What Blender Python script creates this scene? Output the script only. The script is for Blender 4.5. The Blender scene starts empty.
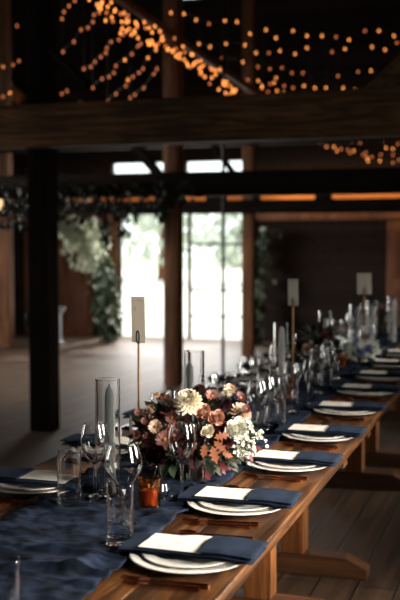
import bpy, bmesh, math, random
from mathutils import Vector, Matrix, Euler
rnd = random.Random(7)
PI = math.pi
S = bpy.context.scene
COL = S.collection

# ------------------------------------------------------------------ camera
YAW = math.radians(18.16); PITCH = math.atan(0.06)
CAM = Vector((0, 0, 1.495))
FW = Vector((-math.sin(YAW)*math.cos(PITCH), math.cos(YAW)*math.cos(PITCH), -math.sin(PITCH)))
RT = Vector((math.cos(YAW), math.sin(YAW), 0))
UP = RT.cross(FW)
cd = bpy.data.cameras.new('camera'); cam = bpy.data.objects.new('camera', cd); COL.objects.link(cam)
cam.matrix_world = Matrix.Translation(CAM) @ Matrix((RT, UP, -FW)).transposed().to_4x4()
cd.sensor_fit = 'VERTICAL'; cd.sensor_height = 36; cd.sensor_width = 24; cd.lens = 60
cd.clip_start = .05; cd.clip_end = 300
cd.dof.use_dof = True; cd.dof.focus_distance = 2.88; cd.dof.aperture_fstop = 3.1
S.camera = cam

def at(px, py, d):
    """point seen at this place of the photo, d metres ahead of the camera"""
    return CAM + (FW + RT*((px-200)/1000) + UP*((300-py)/1000))*d

def on(px, py, z=.757):
    """where the ray through this place of the photo meets the height z"""
    d = FW + RT*((px-200)/1000) + UP*((300-py)/1000); return CAM + d*((z-CAM.z)/d.z)

# ------------------------------------------------------------------ light
w = bpy.data.worlds.new('world'); S.world = w; w.use_nodes = True
wn = w.node_tree.nodes; wl = w.node_tree.links
bg = wn['Background']
bg.inputs[0].default_value = (.86, .95, .93, 1); bg.inputs[1].default_value = 2.2
def light(name, kind, loc, target, power, color=(1, 1, 1), **kw):
    l = bpy.data.lights.new(name, kind); l.energy = power; l.color = color
    for k, v in kw.items(): setattr(l, k, v)
    o = bpy.data.objects.new(name, l); COL.objects.link(o); o.location = loc
    o.rotation_euler = (Vector(target)-Vector(loc)).to_track_quat('-Z', 'Y').to_euler()
    return o
light('sun', 'SUN', (-6, 30, 20), (-9, 8, 2), 6.0, (1, .95, .86), angle=math.radians(1.5))
# side lights added at invented, unseen wall openings; only the back doorway is visible
light('added_daylight_right_back', 'AREA', (2.3, 4.7, 2.1), (-.85, 2.35, .75), 78, (1, .91, .79), shape='RECTANGLE', size=1.1, size_y=1.3, spread=math.radians(64))
light('added_daylight_right_front', 'AREA', (2.3, 1.7, 2.0), (-.9, 2.75, .85), 42, (1, .92, .82), shape='RECTANGLE', size=1.0, size_y=1.3, spread=math.radians(58))
light('added_daylight_right_far', 'AREA', (2.3, 7.6, 2.1), (-1.0, 6.3, .8), 14, (1, .94, .88), shape='RECTANGLE', size=.9, size_y=1.2, spread=math.radians(50))
light('added_daylight_left_floor', 'AREA', (-9.3, 8.6, 2.2), (-4.6, 10.6, .0), 160, (1, .97, .93), shape='RECTANGLE', size=2.6, size_y=1.6, spread=math.radians(75))
light('added_daylight_left_glints', 'AREA', (-9.5, 3.6, 1.7), (-1.2, 3.2, .8), 70, (1, .98, .94), shape='RECTANGLE', size=1.2, size_y=1.5)
light('daylight_back_door', 'AREA', (-5.0, 14.2, 1.25), (-4.2, 8.0, .3), 135, (1, .96, .92), shape='RECTANGLE', size=2.1, size_y=1.8)
S.view_settings.view_transform = 'Standard'; S.view_settings.look = 'None'
S.view_settings.gamma = 1; S.view_settings.use_curve_mapping = False
S.view_settings.exposure = 0.0
S.cycles.use_denoising = True
S.cycles.sample_clamp_indirect = 6
S.cycles.max_bounces = 14; S.cycles.transmission_bounces = 12; S.cycles.transparent_max_bounces = 12

# ------------------------------------------------------------------ materials
def rgb(r, g, b):
    f = lambda c: ((c/255+.055)/1.055)**2.4 if c > 10 else c/255/12.92
    return (f(r), f(g), f(b), 1)
def new_mat(name):
    m = bpy.data.materials.new(name); m.use_nodes = True
    return m, m.node_tree.nodes, m.node_tree.links, m.node_tree.nodes['Principled BSDF']
def mat(name, c, rough=.6, metal=0, var=.12, scale=30, bump=0, spec=.5, sheen=0, sub=0):
    """plain material with a soft procedural mottling"""
    m, n, l, p = new_mat(name)
    tc = n.new('ShaderNodeTexCoord'); nz = n.new('ShaderNodeTexNoise'); nz.inputs['Scale'].default_value = scale
    nz.inputs['Detail'].default_value = 4
    l.new(tc.outputs['Object'], nz.inputs['Vector'])
    mx = n.new('ShaderNodeMix'); mx.data_type = 'RGBA'
    mx.inputs[6].default_value = tuple(max(0, x*(1-var)) for x in c[:3])+(1,)
    mx.inputs[7].default_value = tuple(min(1, x*(1+var)) for x in c[:3])+(1,)
    l.new(nz.outputs['Fac'], mx.inputs[0]); l.new(mx.outputs[2], p.inputs['Base Color'])
    p.inputs['Roughness'].default_value = rough; p.inputs['Metallic'].default_value = metal
    p.inputs['Specular IOR Level'].default_value = spec
    if sheen: p.inputs['Sheen Weight'].default_value = sheen
    if sub:
        p.inputs['Subsurface Weight'].default_value = sub; p.inputs['Subsurface Scale'].default_value = .01
    if bump:
        b = n.new('ShaderNodeBump'); b.inputs['Strength'].default_value = bump; b.inputs['Distance'].default_value = .004
        l.new(nz.outputs['Fac'], b.inputs['Height']); l.new(b.outputs[0], p.inputs['Normal'])
    return m
def wood(name, dark, mid, light_, axis='Y', rough=.5, grain=14, bump=.5, spec=.4, knots=True):
    m, n, l, p = new_mat(name)
    tc = n.new('ShaderNodeTexCoord'); mp = n.new('ShaderNodeMapping')
    sc = [grain]*3; sc['XYZ'.index(axis)] = grain*.06
    mp.inputs['Scale'].default_value = sc
    l.new(tc.outputs['Object'], mp.inputs['Vector'])
    nz = n.new('ShaderNodeTexNoise'); nz.inputs['Scale'].default_value = 1.6; nz.inputs['Detail'].default_value = 8
    nz.inputs['Roughness'].default_value = .62; nz.inputs['Distortion'].default_value = 1.2
    l.new(mp.outputs[0], nz.inputs['Vector'])
    n2 = n.new('ShaderNodeTexNoise'); n2.inputs['Scale'].default_value = 1.7; n2.inputs['Detail'].default_value = 3
    l.new(tc.outputs['Object'], n2.inputs['Vector'])
    ad = n.new('ShaderNodeMath'); ad.operation = 'MULTIPLY_ADD'; ad.inputs[1].default_value = .35
    l.new(n2.outputs['Fac'], ad.inputs[0]); l.new(nz.outputs['Fac'], ad.inputs[2])
    cr = n.new('ShaderNodeValToRGB'); e = cr.color_ramp.elements
    e[0].position = .45; e[0].color = dark; e[1].position = .88; e[1].color = light_
    k = e.new(.66); k.color = mid
    l.new(ad.outputs[0], cr.inputs[0]); l.new(cr.outputs[0], p.inputs['Base Color'])
    p.inputs['Roughness'].default_value = rough; p.inputs['Specular IOR Level'].default_value = spec
    b = n.new('ShaderNodeBump'); b.inputs['Strength'].default_value = bump; b.inputs['Distance'].default_value = .006
    l.new(nz.outputs['Fac'], b.inputs['Height']); l.new(b.outputs[0], p.inputs['Normal'])
    return m
def plank_mat(name, c1, c2, c3, width, length, rot, rough, spec=.4, bump=.5, gap=.012):
    m, n, l, p = new_mat(name)
    tc = n.new('ShaderNodeTexCoord'); mp = n.new('ShaderNodeMapping'); mp.inputs['Rotation'].default_value = rot
    l.new(tc.outputs['Object'], mp.inputs['Vector'])
    br = n.new('ShaderNodeTexBrick'); br.inputs['Scale'].default_value = 1
    br.inputs['Brick Width'].default_value = length; br.inputs['Row Height'].default_value = width
    br.inputs['Mortar Size'].default_value = gap/2; br.inputs['Mortar Smooth'].default_value = .2
    br.inputs['Color1'].default_value = c1; br.inputs['Color2'].default_value = c2; br.inputs['Mortar'].default_value = (.006, .005, .004, 1)
    br.offset = .37
    l.new(mp.outputs[0], br.inputs['Vector'])
    ms = n.new('ShaderNodeMapping'); ms.inputs['Scale'].default_value = (1.1, 22, 22); l.new(mp.outputs[0], ms.inputs['Vector'])
    nz = n.new('ShaderNodeTexNoise'); nz.inputs['Scale'].default_value = 1; nz.inputs['Detail'].default_value = 7; nz.inputs['Distortion'].default_value = .8
    l.new(ms.outputs[0], nz.inputs['Vector'])
    n2 = n.new('ShaderNodeTexNoise'); n2.inputs['Scale'].default_value = 1.3; n2.inputs['Detail'].default_value = 5
    l.new(tc.outputs['Object'], n2.inputs['Vector'])
    cr = n.new('ShaderNodeValToRGB'); cr.color_ramp.elements[0].position = .3; cr.color_ramp.elements[1].position = .72
    cr.color_ramp.elements[0].color = (.35, .33, .32, 1); cr.color_ramp.elements[1].color = (1.25, 1.22, 1.2, 1)
    l.new(nz.outputs['Fac'], cr.inputs[0])
    mu = n.new('ShaderNodeMix'); mu.data_type = 'RGBA'; mu.blend_type = 'MULTIPLY'; mu.inputs[0].default_value = 1
    l.new(br.outputs['Color'], mu.inputs[6]); l.new(cr.outputs[0], mu.inputs[7])
    c2r = n.new('ShaderNodeValToRGB'); c2r.color_ramp.elements[0].position = .42; c2r.color_ramp.elements[1].position = .68
    l.new(n2.outputs['Fac'], c2r.inputs[0])
    mx = n.new('ShaderNodeMix'); mx.data_type = 'RGBA'; l.new(mu.outputs[2], mx.inputs[6]); mx.inputs[7].default_value = c3
    sc = n.new('ShaderNodeMath'); sc.operation = 'MULTIPLY'; sc.inputs[1].default_value = .45
    l.new(c2r.outputs[0], sc.inputs[0]); l.new(sc.outputs[0], mx.inputs[0])
    l.new(mx.outputs[2], p.inputs['Base Color'])
    p.inputs['Roughness'].default_value = rough; p.inputs['Specular IOR Level'].default_value = spec
    b = n.new('ShaderNodeBump'); b.inputs['Strength'].default_value = bump; b.inputs['Distance'].default_value = .006
    sb = n.new('ShaderNodeMath'); sb.operation = 'SUBTRACT'; l.new(nz.outputs['Fac'], sb.inputs[0]); l.new(br.outputs['Fac'], sb.inputs[1])
    l.new(sb.outputs[0], b.inputs['Height']); l.new(b.outputs[0], p.inputs['Normal'])
    return m
def glass(name, c=(1, 1, 1, 1), rough=0, ior=1.45):
    m, n, l, p = new_mat(name); n.remove(p)
    g = n.new('ShaderNodeBsdfGlass'); g.inputs['Color'].default_value = c; g.inputs['Roughness'].default_value = rough; g.inputs['IOR'].default_value = ior
    l.new(g.outputs[0], n['Material Output'].inputs[0]); return m
def emit(name, c, s):
    m, n, l, p = new_mat(name); p.inputs['Base Color'].default_value = c
    p.inputs['Emission Color'].default_value = c; p.inputs['Emission Strength'].default_value = s; return m

M = {}
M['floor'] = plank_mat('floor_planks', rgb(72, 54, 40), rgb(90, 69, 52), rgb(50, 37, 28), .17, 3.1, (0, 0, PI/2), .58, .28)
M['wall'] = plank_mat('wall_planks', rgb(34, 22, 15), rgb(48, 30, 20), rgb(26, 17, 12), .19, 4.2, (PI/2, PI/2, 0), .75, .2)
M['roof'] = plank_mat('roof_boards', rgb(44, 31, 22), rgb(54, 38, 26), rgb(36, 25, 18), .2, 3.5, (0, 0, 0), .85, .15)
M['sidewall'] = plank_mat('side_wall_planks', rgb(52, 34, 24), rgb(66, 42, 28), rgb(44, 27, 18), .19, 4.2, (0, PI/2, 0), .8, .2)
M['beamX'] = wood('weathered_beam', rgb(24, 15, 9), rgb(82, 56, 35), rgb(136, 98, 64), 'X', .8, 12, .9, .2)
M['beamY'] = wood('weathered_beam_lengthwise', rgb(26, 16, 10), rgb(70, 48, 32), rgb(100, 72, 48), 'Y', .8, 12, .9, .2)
M['beamdark'] = wood('dark_beam', rgb(8, 6, 5), rgb(20, 15, 11), rgb(34, 25, 18), 'X', .9, 12, .8, .06)  # near-black brown for the rear beams and thin braces
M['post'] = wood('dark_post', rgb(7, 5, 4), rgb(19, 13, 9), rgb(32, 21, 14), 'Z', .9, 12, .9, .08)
M['postbrown'] = wood('brown_post', rgb(40, 24, 14), rgb(98, 62, 38), rgb(130, 86, 54), 'Z', .75, 12, .9, .25)
M['pine'] = wood('orange_pine', rgb(120, 66, 26), rgb(178, 104, 46), rgb(205, 132, 66), 'X', .6, 12, .4, .3)
M['door'] = wood('door_wood', rgb(54, 30, 18), rgb(104, 60, 36), rgb(130, 80, 48), 'Z', .65, 10, .5, .3)
M['table'] = wood('oiled_table_wood', rgb(22, 12, 7), rgb(62, 38, 20), rgb(118, 76, 40), 'Y', .34, 15, .5, .38)
M['trestle'] = wood('trestle_wood', rgb(58, 31, 14), rgb(118, 70, 34), rgb(158, 102, 54), 'Z', .55, 12, .5, .35)
M['foot'] = wood('trestle_foot_wood', rgb(34, 20, 11), rgb(74, 45, 25), rgb(108, 70, 41), 'X', .55, 12, .5, .35)
M['glass'] = glass('clear_glass')
M['amber'] = glass('amber_glass', (.96, .74, .52, 1))
M['china'] = mat('white_china', rgb(232, 228, 220), .22, 0, .03, 12)
M['paper'] = mat('ivory_card', rgb(218, 211, 200), .8, 0, .03, 300)
M['paper2'] = mat('grey_ivory_card', rgb(206, 200, 192), .8, 0, .03, 300)
_n = M['paper2'].node_tree; _tr = _n.nodes.new('ShaderNodeBsdfTranslucent'); _tr.inputs[0].default_value = rgb(226, 220, 210)
_mx = _n.nodes.new('ShaderNodeMixShader'); _mx.inputs[0].default_value = .4
_n.links.new(_n.nodes['Principled BSDF'].outputs[0], _mx.inputs[1]); _n.links.new(_tr.outputs[0], _mx.inputs[2]); _n.links.new(_mx.outputs[0], _n.nodes['Material Output'].inputs[0])
M['ink'] = mat('gold_ink', rgb(165, 140, 105), .5)
M['inkgrey'] = mat('grey_ink', rgb(120, 112, 104), .6)
M['candle'] = mat('grey_blue_wax', rgb(124, 131, 128), .45, 0, .05, 20, sub=.1)
M['candlewhite'] = mat('white_wax', rgb(222, 218, 208), .45, 0, .04, 20, sub=.1)
M['orangewax'] = mat('orange_wax', rgb(160, 88, 52), .5, 0, .05, 20)
M['wick'] = mat('wick', rgb(30, 26, 24), .9)
M['brass'] = mat('brushed_brass', rgb(146, 114, 78), .38, .9, .08, 60)
M['copper'] = mat('copper', rgb(206, 134, 98), .25, 1, .06, 60)
M['darkmetal'] = mat('dark_metal', rgb(40, 36, 34), .4, .8)
M['pot'] = mat('dark_pot', rgb(44, 34, 30), .5)
M['urn'] = mat('pale_grey_stone', rgb(200, 208, 214), .7)
def cloth(name, c, c2):
    m, n, l, p = new_mat(name)
    tc = n.new('ShaderNodeTexCoord')
    nz = n.new('ShaderNodeTexNoise'); nz.inputs['Scale'].default_value = 26; nz.inputs['Detail'].default_value = 6; l.new(tc.outputs['Object'], nz.inputs['Vector'])
    wv = n.new('ShaderNodeTexNoise'); wv.inputs['Scale'].default_value = 420; wv.inputs['Detail'].default_value = 2; l.new(tc.outputs['Object'], wv.inputs['Vector'])
    mx = n.new('ShaderNodeMix'); mx.data_type = 'RGBA'; mx.inputs[6].default_value = c; mx.inputs[7].default_value = c2
    cr = n.new('ShaderNodeValToRGB'); cr.color_ramp.elements[0].position = .35; cr.color_ramp.elements[1].position = .7
    l.new(nz.outputs['Fac'], cr.inputs[0]); l.new(cr.outputs[0], mx.inputs[0]); l.new(mx.outputs[2], p.inputs['Base Color'])
    p.inputs['Roughness'].default_value = .9; p.inputs['Specular IOR Level'].default_value = .12
    a = n.new('ShaderNodeMath'); a.operation = 'MULTIPLY_ADD'; a.inputs[1].default_value = .5; l.new(wv.outputs['Fac'], a.inputs[0]); l.new(nz.outputs['Fac'], a.inputs[2])
    b = n.new('ShaderNodeBump'); b.inputs['Strength'].default_value = .5; b.inputs['Distance'].default_value = .004
    l.new(a.outputs[0], b.inputs['Height']); l.new(b.outputs[0], p.inputs['Normal'])
    return m
M['navy'] = cloth('navy_gauze', rgb(9, 15, 26), rgb(30, 42, 63))
M['napkin'] = cloth('navy_linen', rgb(19, 29, 45), rgb(30, 42, 60))
def leafmat(name, c, var=.3, rough=.55, trans=.15):
    m = mat(name, c, rough, 0, var, 25, 0, .35)
    n = m.node_tree.nodes; p = n['Principled BSDF']
    p.inputs['Transmission Weight'].default_value = 0
    return m
M['leafdark'] = leafmat('dark_green_leaf', rgb(32, 42, 30))
M['garland'] = leafmat('garland_leaf', rgb(22, 30, 21))
M['leafgrey'] = leafmat('eucalyptus_leaf', rgb(206, 212, 190), .2)
M['leafmid'] = leafmat('mid_green_leaf', rgb(70, 86, 60))
M['leafburg'] = leafmat('burgundy_leaf', rgb(92, 32, 34))
M['leafrust'] = leafmat('rust_leaf', rgb(136, 80, 52), .2)
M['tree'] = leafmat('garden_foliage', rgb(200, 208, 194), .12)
M['cream'] = mat('cream_petal', rgb(236, 226, 204), .6, 0, .06, 60)
M['white'] = mat('white_petal', rgb(246, 244, 232), .6, 0, .04, 60)
M['peach'] = mat('peach_petal', rgb(204, 160, 138), .6, 0, .1, 60)
M['blush'] = mat('blush_petal', rgb(206, 176, 154), .6, 0, .1, 60)
M['mauve'] = mat('dusty_rose_petal', rgb(140, 90, 82), .6, 0, .15, 60)
M['burg'] = mat('burgundy_petal', rgb(74, 24, 30), .6, 0, .2, 60)
M['plum'] = mat('plum_petal', rgb(48, 20, 27), .5, 0, .2, 60)
M['lav'] = mat('lavender_petal', rgb(172, 172, 208), .6, 0, .12, 60)
M['yellowcore'] = mat('flower_centre', rgb(150, 110, 54), .8)
M['bulb'] = emit('warm_bulb', (1, .32, .07, 1), 2.6)
M['bulbdim'] = emit('dim_warm_bulb', (1, .27, .08, 1), 1.0)
M['globe'] = emit('warm_globe', (1, .62, .34, 1), 1.5)
M['cable'] = mat('black_cable', rgb(16, 14, 13), .6)
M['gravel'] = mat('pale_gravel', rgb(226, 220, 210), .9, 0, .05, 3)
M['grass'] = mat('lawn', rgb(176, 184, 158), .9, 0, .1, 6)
M['whitebar'] = mat('painted_white_metal', rgb(212, 210, 204), .5)

# ------------------------------------------------------------------ mesh builder
class MB:
    def __init__(s): s.v = []; s.f = []
    def add(s, vs, fs, T=None):
        o = len(s.v)
        s.v += [(T @ Vector(v)) if T else Vector(v) for v in vs]
        s.f += [tuple(i+o for i in f) for f in fs]; return s
    def box(s, a, b, T=None, bev=0):
        x0, y0, z0 = a; x1, y1, z1 = b
        if bev:
            bm = bmesh.new(); bmesh.ops.create_cube(bm, size=1)
            for v in bm.verts: v.co = Vector(((x0+x1)/2+v.co.x*(x1-x0), (y0+y1)/2+v.co.y*(y1-y0), (z0+z1)/2+v.co.z*(z1-z0)))
            bmesh.ops.bevel(bm, geom=bm.edges[:], offset=bev, segments=2, profile=.5, affect='EDGES')
            bm.verts.index_update()
            s.add([v.co.copy() for v in bm.verts], [[v.index for v in f.verts] for f in bm.faces], T); bm.free(); return s
        return s.add([(x0,y0,z0),(x1,y0,z0),(x1,y1,z0),(x0,y1,z0),(x0,y0,z1),(x1,y0,z1),(x1,y1,z1),(x0,y1,z1)],
                     [(0,3,2,1),(4,5,6,7),(0,1,5,4),(1,2,6,5),(2,3,7,6),(3,0,4,7)], T)
    def lathe(s, prof, n=32, T=None, loop=False):
        vs = []; fs = []; idx = []
        for r, z in prof:
            if r < 1e-6: idx.append([len(vs)]*n); vs.append((0, 0, z))
            else:
                idx.append(list(range(len(vs), len(vs)+n)))
                vs += [(r*math.cos(2*PI*i/n), r*math.sin(2*PI*i/n), z) for i in range(n)]
        m = len(prof)
        for k in range(m if loop else m-1):
            A, B = idx[k], idx[(k+1) % m]
            for i in range(n):
                j = (i+1) % n
                q = []
                for t in (A[i], A[j], B[j], B[i]):
                    if t not in q: q.append(t)
                if len(q) > 2: fs.append(tuple(q))
        return s.add(vs, fs, T)
    def tube(s, pts, r, n=8, cap=True):
        pts = [Vector(p) for p in pts]; rs = r if isinstance(r, (list, tuple)) else [r]*len(pts)
        rings = []; vs = []; fs = []; ref = None
        for i, p in enumerate(pts):
            t = (pts[min(i+1, len(pts)-1)]-pts[max(i-1, 0)]).normalized()
            if ref is None: ref = Vector((0, 0, 1)) if abs(t.z) < .9 else Vector((1, 0, 0))
            u = (ref - t*ref.dot(t)).normalized(); ref = u; v = t.cross(u)
            rings.append(range(len(vs), len(vs)+n))
            vs += [p+(u*math.cos(2*PI*k/n)+v*math.sin(2*PI*k/n))*rs[i] for k in range(n)]
        for a, b in zip(rings, rings[1:]):
            for k in range(n): fs.append((a[k], a[(k+1) % n], b[(k+1) % n], b[k]))
        if cap: fs.append(tuple(reversed(rings[0]))); fs.append(tuple(rings[-1]))
        return s.add(vs, fs)
    def bar(s, a, b, w_, h):
        """rectangular timber from a to b, w_ wide, h deep"""
        a = Vector(a); b = Vector(b); t = (b-a); L = t.length; q = t.to_track_quat('X', 'Z').to_matrix().to_4x4()
        return s.box((0, -w_/2, -h/2), (L, w_/2, h/2), Matrix.Translation(a) @ q, .008)
    def ball(s, c, r, n=8, m=6, sq=(1, 1, 1)):
        T = Matrix.Translation(Vector(c)) @ Matrix.Diagonal((*sq, 1))
        return s.lathe([(r*math.sin(PI*k/m), -r*math.cos(PI*k/m)) for k in range(m+1)], n, T)
    def leaf(s, p, d, up, L, W, curl=.25, fold=.12):
        """pointed leaf from p along d"""
        d = Vector(d).normalized(); x = d.cross(Vector(up)); x = x.normalized() if x.length > 1e-4 else d.orthogonal().normalized()
        z = x.cross(d); p = Vector(p); vs = []; fs = []
        for t, wd in ((0, .06), (.3, .8), (.55, 1), (.8, .62)):
            c = p + d*(L*t) - z*(curl*L*t*t)
            vs += [c - x*(W/2*wd)+z*(fold*W*wd), c, c + x*(W/2*wd)+z*(fold*W*wd)]
        vs.append(p + d*L - z*(curl*L))
        for k in range(3):
            a = k*3; fs += [(a, a+1, a+4, a+3), (a+1, a+2, a+5, a+4)]
        fs += [(9, 10, 12), (10, 11, 12)]
        return s.add(vs, fs)
    def build(s, name, m, parent=None, loc=None, smooth=True, sub=0):
        me = bpy.data.meshes.new(name)
        off = Vector(loc) if loc is not None else Vector((0, 0, 0))
        me.from_pydata([v-off for v in s.v] if parent is None else s.v, [], s.f)
        me.update(); me.materials.append(m)
        bm = bmesh.new(); bm.from_mesh(me); bmesh.ops.recalc_face_normals(bm, faces=bm.faces[:]); bm.to_mesh(me); bm.free()
        o = bpy.data.objects.new(name, me); COL.objects.link(o)
        if parent: o.parent = parent
        elif loc is not None: o.location = off
        if smooth:
            me.shade_smooth()
            try: me.set_sharp_from_angle(angle=math.radians(19 if 'glass' in m.name else 38))
            except Exception: pass
        if sub:
            md = o.modifiers.new('sub', 'SUBSURF'); md.levels = sub; md.render_levels = sub
        return o
def tag(o, label, cat, group=None, kind=None):
    o['label'] = label; o['category'] = cat
    if group: o['group'] = group
    if kind: o['kind'] = kind
    return o
def empty(name, loc, label, cat, group=None, rz=0):
    o = bpy.data.objects.new(name, None); o.empty_display_size = .05; COL.objects.link(o); o.location = loc; o.rotation_euler = (0, 0, rz)
    return tag(o, label, cat, group)
def struct(o): o['kind'] = 'structure'; return o
def copy_tree(o, parent=None):
    c = o.copy(); COL.objects.link(c); c.parent = parent
    for ch in o.children: copy_tree(ch, c)
    return c
def copy_thing(o, loc, label, rz=0, group=None):
    c = copy_tree(o); c.location = loc; c.rotation_euler = (0, 0, rz); c['label'] = label
    if group: c['group'] = group
    return c
ORD = ['nearest', 'second', 'third', 'fourth', 'fifth', 'sixth', 'seventh', 'eighth', 'ninth', 'tenth', 'eleventh', 'twelfth']
def ordn(i): return 'nearest' if i == 0 else ORD[i]

# ------------------------------------------------------------------ the barn
XL, XR, YB, YF, ZR = -9.6, 2.4, -2.5, 14.3, 5.6
struct(MB().box((XL, YB, -.1), (XR, YF+.1, 0)).build('floor', M['floor'], smooth=False))
def wall_with_holes(name, m, a0, a1, z0, z1, holes, mk):
    """holes: (a0,a1,z0,z1); mk(a0,a1,z0,z1) gives a box"""
    xs = sorted({a0, a1, *[h[0] for h in holes], *[h[1] for h in holes]}); zs = sorted({z0, z1, *[h[2] for h in holes], *[h[3] for h in holes]})
    b = MB()
    for x_, x2 in zip(xs, xs[1:]):
        for z_, z2 in zip(zs, zs[1:]):
            cx, cz = (x_+x2)/2, (z_+z2)/2
            if any(h[0] < cx < h[1] and h[2] < cz < h[3] for h in holes): continue
            b.box(*mk(x_, x2, z_, z2))
    return struct(b.build(name, m, smooth=False))
DX0, DX1, DZ = -6.02, -3.95, 1.95
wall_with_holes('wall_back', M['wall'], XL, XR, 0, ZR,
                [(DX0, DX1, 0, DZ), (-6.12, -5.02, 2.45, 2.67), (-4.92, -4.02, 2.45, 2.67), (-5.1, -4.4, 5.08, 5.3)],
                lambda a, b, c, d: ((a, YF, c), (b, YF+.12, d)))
wall_with_holes('wall_right', M['sidewall'], YB, YF, 0, ZR, [(4.0, 5.4, 1.3, 2.9), (1.1, 2.3, 1.2, 2.8), (7.1, 8.1, 1.4, 2.8)], lambda a, b, c, d: ((XR, a, c), (XR+.12, b, d)))  # out-of-view openings invented to go with the added right-hand lights
wall_with_holes('wall_left', M['sidewall'], YB, YF, 0, ZR, [(6.2, 10.2, 0, 3.1), (3.0, 4.2, .95, 2.45)], lambda a, b, c, d: ((XL-.12, a, c), (XL, b, d)))  # left openings likewise made up for the lights added there
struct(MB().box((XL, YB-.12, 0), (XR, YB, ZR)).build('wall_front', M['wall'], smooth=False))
struct(MB().box((XL-.3, YB-.3, ZR), (XR+.3, YF+.6, ZR+.1)).build('ceiling', M['roof'], smooth=False))
# door surround of the open barn door
struct(MB().box((DX0-.12, YF-.04, 0), (DX0, YF+.16, DZ+.1), bev=.005).box((DX1, YF-.04, 0), (DX1+.12, YF+.16, DZ+.1), bev=.005).box((DX0, YF-.04, DZ), (DX1, YF+.16, DZ+.1), bev=.005).build('trim_1', M['postbrown']))
struct(MB().box((XL, YF-.05, 2.07), (XR, YF-.002, 2.30), bev=.004).build('trim_2', M['pine']))
struct(MB().box((XL, YF-.035, 1.78), (DX0-.13, YF-.002, 1.9), bev=.004).box((DX1+.13, YF-.035, 1.78), (XR, YF-.002, 1.9), bev=.004).build('trim_3', M['door']))

def timber(name, a, b, w_, h, m, label, cat):
    o = MB().bar(a, b, w_, h).build(name, m, loc=a); return tag(o, label, cat)
def post(x, y, z1, s_, m, label, brace=None):
    r = empty('timber_post', (x, y, 0), label, 'post')
    MB().box((-s_/2, -s_/2, 0), (s_/2, s_/2, z1), bev=.01).build('shaft', m, r)
    return r
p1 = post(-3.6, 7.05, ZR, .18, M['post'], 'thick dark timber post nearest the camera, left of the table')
MB().box((-.14, -.05, .82), (-.085, .05, .93), bev=.01).build('bracket', M['darkmetal'], p1)
post(-3.47, 9.7, ZR, .165, M['postbrown'], 'dark timber post standing in front of the open doorway')  # browner wood than the near post stands in for its lit right face
post(-3.41, 12.4, ZR, .15, M['postbrown'], 'dark brown timber post at the right edge of the open doorway')  # brown tone again carries the light on the right face
post(-6.92, 12.4, ZR, .17, M['postbrown'], 'brown timber post at the far left edge beyond the dark post')
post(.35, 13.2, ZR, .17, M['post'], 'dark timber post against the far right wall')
timber('timber_beam', (XL, 6.88, 2.352), (XR, 6.88, 2.352), .2, .315, M['beamX'], 'weathered cross beam nearest the camera, running the full width of the picture', 'beam')
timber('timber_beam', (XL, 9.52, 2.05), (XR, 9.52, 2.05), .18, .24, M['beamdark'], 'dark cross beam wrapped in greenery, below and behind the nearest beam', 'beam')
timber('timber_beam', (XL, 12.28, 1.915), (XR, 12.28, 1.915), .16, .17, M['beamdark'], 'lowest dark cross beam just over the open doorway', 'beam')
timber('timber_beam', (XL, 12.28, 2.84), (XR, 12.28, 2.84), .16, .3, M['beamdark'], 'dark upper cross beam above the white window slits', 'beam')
timber('diagonal_brace', at(110, -8, 9.2), at(266, 100, 11.8), .06, .07, M['postbrown'], 'long sloping timber wound with the dense fairy lights', 'beam')
timber('diagonal_brace', at(40, 40, 7.75), at(88, 86, 7.2), .04, .05, M['beamdark'], 'short diagonal brace from the nearest post down to the near beam', 'brace')
timber('diagonal_brace', at(356, 112, 7.0), at(412, 58, 7.0), .13, .15, M['beamX'], 'sunlit brown diagonal brace rising at the right edge above the near beam', 'brace')
timber('diagonal_brace', at(127, 136, 13.15), at(178, 198, 12.95), .1, .12, M['beamdark'], 'dark diagonal brace crossing the left white window slit', 'brace')
timber('diagonal_brace', at(207, 136, 12.75), at(250, 196, 12.75), .06, .08, M['beamdark'], 'thin dark diagonal brace crossing the right white window slit', 'brace')
timber('diagonal_brace', at(48, 99, 15.74), at(84, 108, 15.55), .1, .13, M['pine'], 'short pale sloping timber just above the near beam, left side', 'brace')
timber('diagonal_brace', at(-12, 66, 15.85), at(22, 100, 15.65), .1, .18, M['pine'], 'pale sloping timber at the upper left edge', 'brace')
for px, wd in ((214, .26), (329, .2), (258, .08)):
    q = at(px, 197, 12.7); struct(MB().box((q.x-wd/2, 12.22, 2.0), (q.x+wd/2, 12.34, 2.3), bev=.004).build('trim_4', M['beamdark'], loc=(q.x, 12.28, 2.1)))
# thin pole in the doorway
pr = empty('tension_rod', (at(223, 375, 11)[0], at(223, 375, 11)[1], 0), 'thin dark upright pole standing in front of the bright doorway', 'pole')
MB().tube([(0, 0, .012), (0, 0, 4.4)], .019, 10).build('rod', M['darkmetal'], pr)
MB().lathe([(0, 0), (.06, 0), (.06, .012), (.02, .02), (0, .02)], 20).build('base_plate', M['darkmetal'], pr)
# fixed glazing frame in the right half of the doorway
wf = struct(MB().box((DX1-.95, YF+.03, 0), (DX1-.9, YF+.08, DZ), bev=.003).build('window_1', M['darkmetal']))
for z in (.33, .72, 1.42): MB().box((DX1-.9, YF+.035, z), (DX1, YF+.065, z+.03)).build('glazing_bar', M['darkmetal'], wf, smooth=False)
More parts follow.
